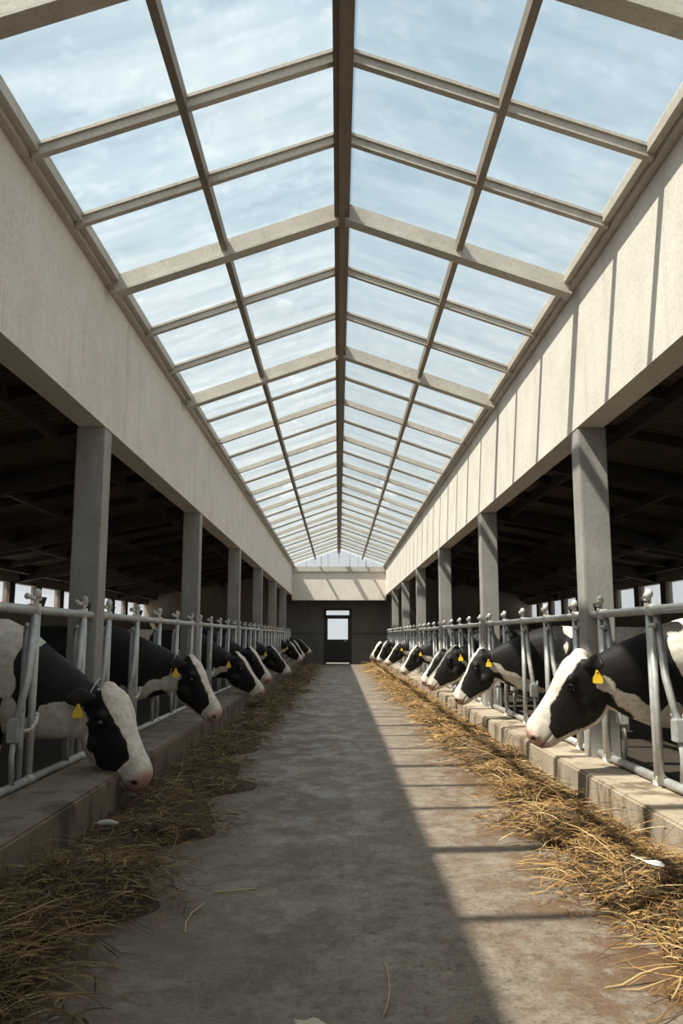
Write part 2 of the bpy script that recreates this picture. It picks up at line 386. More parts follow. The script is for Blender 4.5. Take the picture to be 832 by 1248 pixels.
# ------------------------------------------------------------------ glass roof
main_y = [5.64 - 2.55, 5.64, 8.60, 10.62]; thin_y = [5.64 - 1.62, 5.64 - .88, 6.64, 7.62, 9.62]
y = 10.62; k = 0
while y + 1.0 < YEND - .4:
    y += 1.0; k += 1
    (thin_y if k % 2 else main_y).append(y)
for q in (1, 2): thin_y.append(3.09 - .98*q)
main_y.append(3.09 - 2.9)
for q in (1, 2): thin_y.append(.19 - .98*q)
main_y.append(.19 - 2.9)
for q in (1, 2): thin_y.append(-2.71 - .98*q)
main_y.append(-5.6)
def slope(s, u, off=0.0):           # u 0 at ridge, 1 at eave
    xe = XR if s > 0 else XL
    return Vector((XC + (xe - XC)*u, 0, ZR + .02 - (ZR - ZE)*u + off))
for yy in main_y:
    mb = MB()
    for s in (-1, 1):
        a, b_ = slope(s, 0, -.06), slope(s, .97, -.06); a.y = b_.y = yy
        mb.bar(a, b_, .075, .12) if yy < 9 else mb.bar(a + Vector((0, 0, .03)), b_ + Vector((0, 0, .03)), .06, .07)
        a, b_ = slope(s, .0, -.125), slope(s, .97, -.125); a.y = b_.y = yy
        if yy < 9: mb.bar(a, b_, .11, .018)
    trim(mb, M['frame'], 'main rafter of the glass roof')
for yy in thin_y:
    mb = MB()
    for s in (-1, 1):
        a, b_ = slope(s, 0, -.035), slope(s, .97, -.035); a.y = b_.y = yy
        mb.bar(a, b_, .042, .07) if yy < 9 else mb.bar(a + Vector((0, 0, .015)), b_ + Vector((0, 0, .015)), .036, .04)
        a, b_ = slope(s, 0, -.012), slope(s, .97, -.012); a.y = b_.y = yy
        mb.bar(a, b_, .07, .018)
    trim(mb, M['frame'], 'glazing bar of the glass roof')
mb = MB(); mb.box((XC - .055, YBACK, ZR - .10), (XC + .055, YEND, ZR + .03)); mb.box((XC - .022, YBACK, ZR - .125), (XC + .022, YEND, ZR - .10))
trim(mb, M['ridge'], 'ridge beam of the glass roof')
for s in (-1, 1):
    p = slope(s, .5, -.045); mb = MB(); mb.box((p.x - .022, YBACK, p.z - .035), (p.x + .022, YEND, p.z + .05)); trim(mb, M['ridge'], 'middle purlin of the glass roof')
ys = sorted(main_y + thin_y + [YBACK, YEND])
for i in range(len(ys) - 1):
    if ys[i+1] - ys[i] < .1: continue
    for s in (-1, 1):
        for u0, u1 in ((0, .5), (.5, 1)):
            a, b_ = slope(s, u0, .012), slope(s, u1, .012)
            q = [Vector((a.x, ys[i], a.z)), Vector((b_.x, ys[i], b_.z)), Vector((b_.x, ys[i+1], b_.z)), Vector((a.x, ys[i+1], a.z))]
            if s > 0: q = q[::-1]
            pane(q, M['roof_glass'], 'glass pane of the roof')

# ------------------------------------------------------------------ columns
ords = ['second column behind the viewer', 'column just behind the viewer', 'nearest column in view', 'second column from the viewer', 'third column from the viewer',
        'fourth column from the viewer', 'fifth column from the viewer', 'sixth and farthest column, by the end wall']
col0 = None
for s, x0, nm in ((-1, XL, 'left'), (1, XR, 'right')):
    for k in NCOL:
        if col0 is None:
            mb = MB(); mb.box((-.1, 0, 0), (.1, .2, ZB)); o = col0 = mb.build('concrete_column', M['column'], bevel=.008)
        else:
            o = col0.copy(); C.objects.link(o)
        o.location = (x0 + s*.105, Y0 + DY*k, 0)
        tag(o, 'grey concrete column, %s on the %s side of the alley' % (ords[k+2], nm), 'column', 'columns along the %s side' % nm)

# ------------------------------------------------------------------ curbs
for s, xi, xo, h, nm in ((-1, -1.27, -1.665, .215, 'left'), (1, 1.50, 1.83, .185, 'right')):
    mb = MB()
    ends = [YBACK] + [Y0 + DY*k + .1 for k in NCOL] + [YEND + .3]
    for a, b_ in zip(ends[:-1], ends[1:]):
        n = 10; lo, hi = min(xi, xo), max(xi, xo)
        mb.box((lo + random.uniform(-.008, .008), a + .006, 0), (hi, b_ - .006, h))
    trim(mb, M['curb' if s > 0 else 'curb_shaded'], 'low concrete feed curb on the %s' % nm, bevel=.012)

# ------------------------------------------------------------------ headlock panels
def lock_unit(root, y):
    """one locking station at y: fixed post, second bar, pivoting bar, hinge, latch"""
    H = 1.15; zb = .215
    mb = MB(); mb.tube([(0, y, .0), (0, y, H)], .0215, 12); mb.tube([(0, y, .0), (0, y, .21)], .03, 10)
    mb.build('post', M['galv'], root, smooth=True)
    mb = MB(); mb.tube([(.02, y - .10, zb), (.02, y - .085, H - .10)], .019, 10); mb.tube([(0, y, H - .09), (.02, y - .09, H - .09), (.01, y - .12, H - .085)], .016, 8)
    mb.build('inner_bar', M['galv'], root, smooth=True)
    mb = MB(); mb.tube([(-.015, y - .07, H - .03), (-.02, y - .14, .78), (-.02, y - .27, .55)], .0215, 12)
    mb.tube([(-.02, y - .27, .55), (-.02, y - .31, .38), (-.02, y - .29, zb + .02)], [.017, .015, .015], 10)
    piv = mb.build('locking_bar', M['galv'], root, smooth=True)
    mb = MB(); mb.box((-.05, y - .32, .45), (.012, y - .245, .57)); mb.box((-.06, y - .30, .42), (-.045, y - .265, .60))
    mb.build('hinge_bracket', M['galv'], root, bevel=.006)
    mb = MB(); mb.tube([(-.02, y - .26, .50), (-.05, y - .14, .50), (-.07, y - .12, .54), (-.065, y - .10, .57)], .012, 8); mb.ball((-.065, y - .10, .575), .016, 8, 6)
    mb.build('release_hook', M['cap'], piv, smooth=True)
    mb = MB(); mb.tube([(0, y - .012, H), (0, y - .012, H + .075)], .013, 8)
    mb.tube([(0, y - .05, H - .034), (0, y - .05, H + .034)], .036, 12)
    mb.tube([(0, y + .025, H + .01), (.0, y + .05, H + .05), (0, y + .02, H + .085)], .012, 8)
    mb.tube([(0, y + .0, H + .06), (.03, y - .06, H + .075)], .013, 8)
    lt = mb.build('latch', M['cap'], root, smooth=True)
    mb = MB(); mb.ball((0, y - .012, H + .095), (.025, .025, .03), 12, 8); mb.ball((.035, y - .065, H + .078), .019, 10, 6); mb.build('knob', M['cap'], lt, smooth=True)
    mb = MB(); mb.tube([(0, y + .055, H + .025), (0, y + .06, H + .075)], [.018, .03], 10); mb.build('rubber_stop', M['rubber'], lt, smooth=True)
OFF = [.45 + .88*j for j in range(5)]
def panel(length, offs):
    r = empty('headlock_panel', (0, 0, 0))
    mb = MB(); mb.tube([(0, .0, 1.15), (0, length, 1.15)], .026, 14); mb.build('top_rail', M['galv'], r, smooth=True)
    mb = MB(); mb.tube([(-.01, .0, .215), (-.01, length, .215)], .026, 14)
    for y in offs: mb.tube([(-.01, y - .045, .215), (-.01, y + .045, .215)], .032, 12)
    mb.build('bottom_rail', M['galv'], r, smooth=True)
    for y in offs: lock_unit(r, y)
    return r
P0 = panel(DY - .2, [o - .2 for o in OFF])
PE = panel(YEND + .05 - (Y0 + DY*5 + .2), [.25, 1.13, 2.01, 2.89])
first = {True: True}; used0 = usedE = False
bayn = {-2: 'behind the viewer', -1: 'nearest the viewer, before the first column', 0: 'between the first and second columns', 1: 'between the second and third columns',
        2: 'between the third and fourth columns', 3: 'between the fourth and fifth columns', 4: 'between the fifth and sixth columns', 5: 'past the last column, by the end wall'}
for s, xr, nm in ((-1, RAILL, 'left'), (1, RAILR, 'right')):
    for k in range(-1, 6):
        if k < 5:
            o = P0 if not used0 else copy_tree(P0); used0 = True
        else:
            o = PE if not usedE else copy_tree(PE); usedE = True
        o.location = (xr, Y0 + DY*k + .2, 0)
        if s < 0: o.scale = (-1, 1, 1)
        tag(o, 'galvanised headlock feed rail on the %s, %s' % (nm, bayn[k]), 'feed rail', 'headlock rails along the %s' % nm)

# ------------------------------------------------------------------ cows
TOPT = ([0, .05, .15, .3, .5, .7, .85, .95, 1.0, 1.035], [.05, .005, -.02, -.012, .012, .012, .0, .02, .06, .13])
BOTT = ([0, .05, .15, .3, .4, .5, .6, .73, .85, .92, .98, 1.035], [.40, .47, .53, .57, .58, .56, .51, .43, .36, .335, .30, .23])
WIDT = ([0, .05, .15, .3, .4, .5, .6, .73, .85, .92, .98, 1.035], [.12, .165, .19, .205, .18, .155, .14, .125, .122, .128, .115, .07])
def ring(c, u, s, hu, hs, n=24, e=2.3, low=1.0):
    out = []
    for i in range(n):
        a = 2*math.pi*i/n; cu, cs = math.cos(a), math.sin(a)
        ku = math.copysign(abs(cu)**(2/e), cu); ks = math.copysign(abs(cs)**(2/e), cs)
        t = (1 - ku)/2
        out.append(c + u*hu*ku + s*hs*ks*(1 - (1 - low)*t))
    return out
def loft(mb, rings):
    n = len(rings[0]); vs = [p for r in rings for p in r]; fs = []
    for i in range(len(rings) - 1):
        for j in range(n): fs.append((i*n+j, i*n+(j+1) % n, (i+1)*n+(j+1) % n, (i+1)*n+j))
    fs += [tuple(range(n))[::-1], tuple(range((len(rings)-1)*n, len(rings)*n))]
    mb.add(vs, fs)
def cow(name_label, side, Y, poll, muz, vox, bw, group=None, patches=(), cheek=(), tagged=(1,), throat=True, legs_white=True, xoff=0.0, L_scale=1.0,
        cord=False, muzzle_t=.80, pinkness=1.0, dsc=1.0, category='cow'):
    rx, rz = (RAILL, 0.0) if side < 0 else (RAILR, math.pi)
    fl = 1 if side < 0 else -1            # towards the camera is -Y world: local y = -c*fl
    P = Vector((poll[0], -poll[1]*fl, poll[2])); Q = Vector((muz[0], -muz[1]*fl, muz[2]))
    h = Q - P; L = h.length; h.normalize()
    sd = h.cross(Vector((0, 0, 1))).normalized(); u = sd.cross(h).normalized()
    def HP(t, d, s_): return P + h*(t*L) - u*(d*L*dsc) + sd*(s_*L*dsc)
    mb = MB()
    rings = []
    for t in [0, .03, .08, .15, .22, .3, .36, .43, .5, .57, .65, .73, .8, .86, .92, .97, 1.01, 1.035]:
        top = np.interp(t, *TOPT); bot = np.interp(t, *BOTT); w = np.interp(t, *WIDT)
        c = HP(t, (top + bot)/2, 0)
        rings.append(ring(c, u, sd, (bot - top)/2*L*dsc, w*L*dsc, low=.62 if t < .8 else .8, e=2.6))
    loft(mb, rings)
    for q in (-1, 1):
        c = HP(.27, .12, q*.165); mb.ball(c, .036*L/.62, 12, 8)     # brow
        c = HP(.95, .13, q*.075); mb.ball(c, .036*L/.62, 12, 8)     # nostril wing
        c = HP(.40, .36, q*.085); mb.ball(c, .070*L/.62, 12, 8)      # cheek
    c = HP(.02, .10, 0); mb.ball(c, .060*L/.62, 12, 8)               # poll tuft
    # ears
    for q in (-1, 1):
        e = (sd*q*.92 - h*.22 - u*.30).normalized(); base = HP(.055, .17, q*.13)
        wide = (h*.8 - u*.45); wide = (wide - e*wide.dot(e)).normalized(); th = e.cross(wide)
        ln = .29*L; rr = []
        for k_, wd, tk in ((0, .045, .05), (.25, .085, .04), (.5, .10, .03), (.75, .08, .025), (.93, .045, .02), (1.0, .015, .012)):
            tkk = max(tk*L, vox*1.25)
            rr.append(ring(base + e*ln*k_ - h*(.015*math.sin(k_*3)), wide, th, max(wd*L, vox*1.3), tkk, n=14, e=2))
        loft(mb, rr)
    # neck
    bxo = xoff
    S = Vector((-.38 + bxo, 0, .80))
    N0 = HP(.14, .32, 0); dirn = (S - N0)
    pts = [(N0, .235*L, .145*L), (N0.lerp(S, .28) + Vector((0, 0, -.01)), .215, .11), (N0.lerp(S, .55) + Vector((0, 0, -.03)), .28, .14), (N0.lerp(S, .8) + Vector((0, 0, -.03)), .32, .19), (S, .315, .235), (S + Vector((-.2, 0, 0)), .31, .26)]
    rings = []
    for i, (c, hu, hs) in enumerate(pts):
        d = (pts[min(i+1, 5)][0] - pts[max(i-1, 0)][0]).normalized()
        d = Vector((d.x*1.0, d.y, d.z*.6)).normalized()
        ss = d.cross(Vector((0, 0, 1))).normalized(); uu = ss.cross(d).normalized()
        rings.append(ring(c, uu, ss, hu, hs, low=.8))
    loft(mb, rings)
    # trunk
    body = [(-.22, .77, .20, .13), (-.32, .78, .285, .20), (-.5, .775, .32, .26), (-.8, .765, .335, .31), (-1.15, .755, .345, .34), (-1.45, .765, .33, .33), (-1.72, .81, .28, .28), (-1.9, .85, .22, .22), (-1.99, .86, .12, .12)]
    loft(mb, [ring(Vector((x + bxo, 0, z)), Vector((0, 0, 1)), Vector((0, 1, 0)), a, b2, e=2.4, low=.9) for x, z, a, b2 in body])
    for q in (-1, 1):
        mb.tube([(-.46 + bxo, q*.17, .72), (-.45 + bxo, q*.17, .52), (-.44 + bxo, q*.165, .36), (-.45 + bxo, q*.16, .2), (-.45 + bxo, q*.16, .1), (-.42 + bxo, q*.16, .045), (-.42 + bxo, q*.16, .0)],
                [.12, .09, .055, .038, .042, .05, .056], 12)
        mb.tube([(-1.68 + bxo, q*.17, .82), (-1.62 + bxo, q*.19, .60), (-1.72 + bxo, q*.18, .44), (-1.80 + bxo, q*.17, .35), (-1.76 + bxo, q*.17, .2), (-1.75 + bxo, q*.17, .1), (-1.71 + bxo, q*.17, .045), (-1.71 + bxo, q*.17, 0)],
                [.17, .145, .09, .055, .04, .043, .05, .056], 12)
    mb.ball((-1.45 + bxo, 0, .44), (.16, .14, .11), 14, 10)
    for q in (-1, 1):
        for w_ in (-1, 1): mb.tube([(-1.45 + bxo + q*.07, w_*.06, .40), (-1.45 + bxo + q*.07, w_*.06, .29)], [.022, .016], 8)
    mb.tube([(-1.92 + bxo, 0, 1.0), (-2.03 + bxo, 0, .95), (-2.06 + bxo, 0, .7), (-2.05 + bxo, 0, .45), (-2.04 + bxo, 0, .3)], [.035, .03, .022, .03, .035], 10)
    raw = mb.build('tmp', M['cow'])
    md = raw.modifiers.new('r', 'REMESH'); md.mode = 'VOXEL'; md.voxel_size = vox
    sm = raw.modifiers.new('s', 'SMOOTH'); sm.factor = .5; sm.iterations = 7 if vox < .016 else 2
    dg = bpy.context.evaluated_depsgraph_get(); ev = raw.evaluated_get(dg)
    me = bpy.data.meshes.new_from_object(ev); bpy.data.objects.remove(raw)
    me.name = 'dairy_cow'
    nv = len(me.vertices); co = np.empty(nv*3, 'f'); me.vertices.foreach_get('co', co); co = co.reshape(-1, 3).astype('d')
    nr = np.empty(nv*3, 'f'); me.vertices.foreach_get('normal', nr); nr = nr.reshape(-1, 3)
    r = co - np.array(P); t = r @ np.array(h)/L; d = -(r @ np.array(u))/(L*dsc); s_ = (r @ np.array(sd))/(L*dsc)
    # nostril dents, mouth groove, eye socket
    dark = np.zeros(nv); pink = np.zeros(nv)
    for q in (-1, 1):
        dn = np.sqrt(((t - .985)*1.0)**2 + ((d - .12)*1.3)**2 + ((s_ - q*.095)*.9)**2)
        k_ = np.clip(1 - dn/.042, 0, 1); co -= nr*(k_[:, None]*.55*.042*L); dark = np.maximum(dark, np.clip(k_*2.2, 0, 1))
        de = np.sqrt((t - .33)**2 + (d - .155)**2 + ((s_ - q*.19)*.7)**2)
        k_ = np.clip(1 - de/.05, 0, 1); co -= nr*(k_[:, None]*.012*L)
    ml = .235 + .10*np.clip((t - .86)/.2, -1, 1)*-.2
    gm = np.exp(-((d - ml)/.012)**2)*np.clip((t - .80)/.04, 0, 1)*(np.abs(s_) < .3)
    head = (d < .7) & (t > .5) & (t < 1.2) & (np.abs(s_) < .3)
    gm = gm*head; co -= nr*(gm[:, None]*.010*L); dark = np.maximum(dark, gm*.65)
    me.vertices.foreach_set('co', co.astype('f').ravel())
    q = np.abs(s_) + .75*np.clip(d, 0, 9)
    bwv = np.interp(t, *bw)
    blaze = np.minimum(bwv - q, np.minimum(t + .06, 1.2 - t))
    blaze = np.where(head | ((np.abs(s_) < .3) & (d < .5) & (t < .52)), blaze, -1)
    mz = np.minimum(t - (muzzle_t + .25*(d - .15)), .7 - d); mz = np.where(head, mz, -1)
    bb = np.interp(t, *BOTT); jaw = np.where((t > .28) & (t < 1.05) & (d < .7) & (np.abs(s_) < .22), d - (bb - .05), -1)
    W = np.maximum(np.maximum(blaze, mz), jaw)*L
    if throat:
        A = np.array(HP(.13, .36, 0)); B_ = np.array((-.20 + bxo, 0, .45)); ab = B_ - A
        k_ = np.clip(((co - A) @ ab)/(ab @ ab), 0, 1); dd = (co - (A + k_[:, None]*ab))
        dist = np.sqrt(dd[:, 0]**2 + (dd[:, 1]*.35)**2 + dd[:, 2]**2)
        W = np.maximum(W, np.where((t < .5), .040 + .040*k_ - dist + .008*np.sin(co[:, 2]*31 + co[:, 0]*23), -1))
    for (ct, cd, cr) in cheek:
        W = np.maximum(W, np.where((np.abs(s_) < .4) & (d < .8), (cr - np.sqrt((t - ct)**2 + (d - cd)**2))*L, -1))
    for (cx, cy, cz, rr_, sx) in patches:
        dist = np.sqrt(((co[:, 0] - cx - bxo)/sx)**2 + ((co[:, 1] - cy)*.6)**2 + (co[:, 2] - cz)**2)
        wob = .05*np.sin(co[:, 0]*11 + co[:, 2]*7) + .035*np.sin(co[:, 2]*19 - co[:, 0]*9 + co[:, 1]*5) + .02*np.sin(co[:, 0]*33 + co[:, 1]*21)
        W = np.maximum(W, rr_ - dist + wob)
    if legs_white: W = np.maximum(W, np.where(co[:, 0] < -.3 + bxo, .34 - co[:, 2] + .04*np.sin(co[:, 0]*17), -1))
    W = np.maximum(W, np.where(co[:, 0] < -1.0 + bxo, .46 - co[:, 2], -1))
    pk = np.clip((t - .90 - .12*np.clip(d - .1, 0, 1))/.06, 0, 1)*head*np.clip((.30 - d)/.05, 0, 1)
    pink = np.maximum(pink, pk*.85*pinkness)
    # lip and inner ears
    for nm_, arr in (('white', W), ('pink', pink), ('dark', dark)):
        at = me.attributes.new(nm_, 'FLOAT', 'POINT'); at.data.foreach_set('value', arr.astype('f'))
    me.polygons.foreach_set('use_smooth', [True]*len(me.polygons))
    o = bpy.data.objects.new('dairy_cow', me); C.objects.link(o); o.location = (rx, Y, 0); o.rotation_euler = (0, 0, rz)
    tag(o, name_label, category, group)
    for q in (-1, 1):
        mb = MB(); c = HP(.33, .155, q*.178); mb.ball(c, .031*L/.62, 16, 10); mb.build('eye', M['eye'], o, smooth=True)
    for q in tagged:
        e = (sd*q*.92 - h*.22 - u*.30).normalized(); base = HP(.055, .17, q*.13)
        c = base + e*.29*L*.42 + u*(-.02) + (h*.8 - u*.45).normalized()*.035 - Vector((0, 0, .02))
        out = (Vector((0, -fl, 0)) if q*sd.y*-fl > 0 else -sd).normalized()
        if abs(sd.y) < .2: out = Vector((0, -fl, 0))
        n_ = Vector((.15, -fl, .1)).normalized(); c = c + n_*(.05*L + .012)
        dn = Vector((0, 0, -1)); dn = (dn - n_*dn.dot(n_)).normalized(); rt = n_.cross(dn)
        prof = [(-.008, -.035), (.008, -.035), (.014, -.012), (.027, .01), (.03, .036), (.022, .044), (-.022, .044), (-.03, .036), (-.027, .01), (-.014, -.012)]
        sc_ = L/.62*1.05
        f1 = [c + rt*a*sc_ + dn*b2*sc_ for a, b2 in prof]; f2 = [p + n_*.004 for p in f1]; n = len(prof)
        mb = MB(); mb.add(f1 + f2, [tuple(range(n))[::-1], tuple(range(n, 2*n))] + [(i, (i+1) % n, n + (i+1) % n, n + i) for i in range(n)])
        mb.ball(c - dn*.024*sc_ + n_*.005, .007, 8, 6)
        mb.build('ear_tag', M['tag'], o)
    if cord:
        c0 = HP(.02, .28, 0); pts = []; ax = (S - N0).normalized(); ax = Vector((ax.x, ax.y, ax.z)).normalized()
        s2 = ax.cross(Vector((0, 0, 1))).normalized(); u2 = s2.cross(ax)
        cc = N0.lerp(S, .12)
        for i in range(33):
            a = 2*math.pi*i/32; pts.append(cc + u2*(.20*math.cos(a)*1.0) + s2*(.115*math.sin(a)) )
        mb = MB(); mb.tube(pts, .0045, 6, caps=False); mb.build('neck_cord', M['cord'], o, smooth=True)
    return o
wide = ([0, .15, .3, .6, .8, 1.0], [.20, .23, .22, .17, .24, .5])
mid = ([0, .1, .3, .6, .8, 1.0], [.10, .14, .13, .12, .17, .5])
nar = ([0, .1, .3, .6, .8, 1.0], [.06, .10, .09, .08, .12, .5])
left = [
 # Y, poll(x',toward cam,z), muzzle, vox, blaze, label...
 (5.15, (.36, .03, .72), (.64, .20, .20), .0085, ([0, .15, .3, .6, .8, 1.0], [.17, .19, .17, .12, .17, .5]), 'nearest cow on the left, head low, broad white face, yellow ear tag', dict(patches=[(-.80, 0, 1.08, .46, 1.7), (-.22, 0, .45, .12, 1)], cheek=[(.27, .60, .27), (.46, .60, .19), (.1, .5, .2)], dsc=1.15, cord=True, muzzle_t=.78)),
 (7.54, (.44, .08, .83), (.72, .18, .34), .010, mid, 'second cow on the left, white blaze, cord round its neck', dict(cord=True, cheek=[(.2, .52, .14)], patches=[(-1.3, .1, 1.0, .2, 1)])),
 (11.67, (.35, .10, .79), (.74, .16, .27), .013, mid, 'third cow on the left, head lowered just past the second column', dict(patches=[(-1.2, -.1, 1.0, .3, 1.3)])),
 (13.39, (.34, .04, .84), (.69, .10, .35), .015, mid, 'fourth cow on the left, partly hidden by the third, thin white blaze, no ear tag', dict(tagged=())),
 (17.52, (.33, 0, .82), (.77, .05, .29), .018, nar, 'fifth cow on the left with an orange-yellow tag and narrow blaze, past the third column', dict(patches=[(-1.0, .1, 1.0, .25, 1)])),
 (24.94, (.32, 0, .84), (.70, .05, .34), .02, mid, 'sixth cow on the left, small in the distance with a pink muzzle', dict()),
 (27.31, (.30, 0, .88), (.67, .03, .37), .022, mid, 'seventh cow on the left, near the end wall, pale stripe down the face', dict(tagged=())),
 (29.07, (.38, 0, .92), (.82, .0, .50), .022, nar, 'farthest cow on the left, reaching out furthest beside the dark end wall', dict(tagged=())),
]
right = [
 (5.15, (.35, .06, .92), (.67, .02, .43), .0085, wide, 'nearest cow on the right, head in profile, white face, yellow tag', dict(patches=[(-1.02, 0, 1.06, .54, 1.6), (-.15, 0, .42, .13, 1)], muzzle_t=.82, dsc=1.08, tagged=(1,))),
 (8.42, (.38, .05, .88), (.65, .0, .40), .0095, mid, 'second cow on the right, white blaze, head before the second column', dict(patches=[(-1.05, 0, 1.08, .36, 1.5), (-.52, .1, .92, .05, 1)])),
 (11.67, (.19, .10, .88), (.59, .06, .37), .012, mid, 'third cow on the right, yellow tag, head overlapping the fourth cow', dict(patches=[(-1.2, -.1, 1.0, .3, 1.3)])),
 (12.55, (.25, .0, .82), (.57, .0, .35), .013, mid, 'fourth cow on the right, mostly hidden behind the third, white-faced', dict(tagged=())),
 (15.80, (.33, 0, .82), (.63, .0, .36), .016, mid, 'fifth cow on the right with yellow ear tag and straight white blaze', dict(patches=[(-1.1, 0, 1.0, .2, 1)])),
 (20.81, (.30, 0, .84), (.64, .0, .37), .019, mid, 'sixth cow on the right, small in the distance above the straw', dict()),
 (25.78, (.31, 0, .86), (.63, .0, .29), .022, mid, 'seventh cow on the right, far down the alley, white stripe on its face', dict(tagged=())),
 (29.07, (.36, 0, .83), (.71, .0, .28), .022, wide, 'farthest cow on the right, pale faced, beside the end wall', dict(tagged=())),
]
for side, rows in ((-1, left), (1, right)):
    for (Y, p, q, vx, bwp, lab, kw) in rows:
        kw = dict(kw); tg = kw.pop('tagged', (1,))
        # the ear facing the viewer carries the tag: sd sign depends on side
        fl = 1 if side < 0 else -1
        hh = Vector((q[0]-p[0], -(q[1]-p[1])*fl, q[2]-p[2])).normalized(); sd = hh.cross(Vector((0, 0, 1)))
        near = 1 if (sd.y*fl) < 0 else -1
        tg = tuple(near for _ in tg)
        cow(lab, side, Y, p, q, vx, bwp, group='cows feeding on the %s' % ('left' if side < 0 else 'right'), tagged=tg, **kw)

# ------------------------------------------------------------------ hay
def hay(name, label, s, inner, outer, piles, seed, dens):
    rng = np.random.RandomState(seed)
    mb = MB()
    def height(x, y):
        hgt = 0.0
        for (px, py, rx_, ry_, hh_) in piles:
            q = ((x - px)/rx_)**2 + ((y - py)/ry_)**2
            hgt += hh_*math.exp(-q*1.6)
        return hgt
    def inn(y):      # inner limit |x|
        fr = .80 + .62*mnoise.noise(Vector((y*.95, s*3.1, 0))) + .30*mnoise.noise(Vector((y*2.9, s*7.7, 1)))
        return outer - (outer - inner)*max(.38, min(1.12, fr))
    ysamp = np.concatenate([np.arange(2.0, 12, .05), np.arange(12, 29.6, .12)]); nx = 18
    grid = []
    for y in ysamp:
        a = inn(y); row = []
        for i in range(nx):
            f_ = i/(nx - 1); ax = a + (outer - a)*f_
            z = height(ax, y)*min(1, f_*4) + .02*min(1, f_*3) + .022*mnoise.noise(Vector((ax*9, y*9, seed)))*min(1, f_*4) - (.012 if i == 0 else 0)
            z = max(z, -.01) if i == 0 else z
            row.append((s*ax, y, z))
        grid.append(row)
    vs = [p for r in grid for p in r]; fs = []
    for j in range(len(grid) - 1):
        for i in range(nx - 1): fs.append((j*nx+i, j*nx+i+1, (j+1)*nx+i+1, (j+1)*nx+i))
    mb.cur = 0; mb.add(vs, fs); mb.cur = 1
    for k in range(dens):
        # more blades near the viewer
        y = 2.1 + 27.2*rng.rand()**1.9
        a = inn(y); u_ = rng.rand(); ax = a - .05 - abs(rng.normal(0, .07)) + (outer - a + .1)*(u_**.9)
        hgt = height(ax, y)
        if hgt < .03 and rng.rand() < .6: continue
        L = rng.uniform(.025, .11) if rng.rand() < .82 else rng.uniform(.15, .32); L *= 1*(1.0 if y < 9 else 1.4); ang = rng.uniform(0, 2*math.pi)
        w = rng.uniform(.0009, .0026)*(1 if y < 8 else (1.6 if y < 15 else 2.6))
        if rng.rand() < .10: w *= 2.4; L = min(L*.7, .11)
        z0 = hgt*rng.uniform(.7, 1.12) + rng.uniform(.012, .045)
        curl = rng.uniform(-1.3, 1.3); tilt = rng.uniform(-.35, .65) if hgt > .03 else rng.uniform(-.05, .12)
        pts = []; px, py, pz = s*ax, y, z0; n = 4
        for i in range(n + 1):
            pts.append((px, py, max(pz, .006)))
            px += math.cos(ang)*L/n; py += math.sin(ang)*L/n; pz += tilt*L/n
            ang += curl/n; tilt -= rng.uniform(.05, .25)
        lim = outer - .01
        pts = [(max(-lim, min(lim, p[0])), p[1], p[2]) for p in pts]
        o_ = len(mb.v); k_ = 3
        for i, p in enumerate(pts):
            d = (pts[min(i+1, n)][0] - pts[max(i-1, 0)][0], pts[min(i+1, n)][1] - pts[max(i-1, 0)][1]); ln = math.hypot(*d) or 1
            nx_, ny_ = -d[1]/ln, d[0]/ln; ww = w*(1 if 0 < i < n else .5)
            mb.v += [(p[0]+nx_*ww, p[1]+ny_*ww, p[2]-ww*.4), (p[0]-nx_*ww, p[1]-ny_*ww, p[2]-ww*.4), (p[0], p[1], p[2]+ww*.6)]
        for i in range(n):
            for j in range(3):
                mb.f.append([o_+i*3+j, o_+i*3+(j+1) % 3, o_+(i+1)*3+(j+1) % 3, o_+(i+1)*3+j]); mb.mi.append(1)
    me = mb.mesh(name); me.materials.append(M['mound']); me.materials.append(M['hay'] if s > 0 else M['hay_shaded']); me.polygons.foreach_set('material_index', mb.mi)
    me.update(); o = bpy.data.objects.new(name, me); C.objects.link(o)
    sm_ = [m_ == 0 for m_ in mb.mi]; me.polygons.foreach_set('use_smooth', sm_)
    return tag(o, label, 'hay', kind='stuff')
rp = random.Random(5)
pl = [(1.15, 2.6, .35, .5, .10), (1.0, 3.35, .33, .42, .12), (.90, 4.35, .34, .30, .06), (1.0, 5.0, .25, .3, .05), (.88, 5.6, .22, .5, .05)]
y = 6.3
while y < 29: pl.append((rp.uniform(.8, 1.05), y, rp.uniform(.18, .28), rp.uniform(.25, .5), rp.uniform(.04, .10))); y += rp.uniform(.6, 1.1)
hay('scattered_hay', 'hay coloured darker for the shade along the foot of the left curb', -1, .60, 1.275, pl, 11, 26000)
pr = [(1.38, 2.6, .2, .4, .08), (1.32, 3.35, .26, .35, .12), (1.15, 4.4, .26, .38, .12), (1.25, 3.9, .2, .3, .06), (1.2, 5.3, .25, .4, .08)]
y = 6.2
while y < 29: pr.append((rp.uniform(1.1, 1.35), y, rp.uniform(.18, .28), rp.uniform(.25, .5), rp.uniform(.05, .11))); y += rp.uniform(.6, 1.1)
hay('scattered_hay', 'golden sunlit hay heaped along the foot of the right curb', 1, .93, 1.50, pr, 23, 30000)

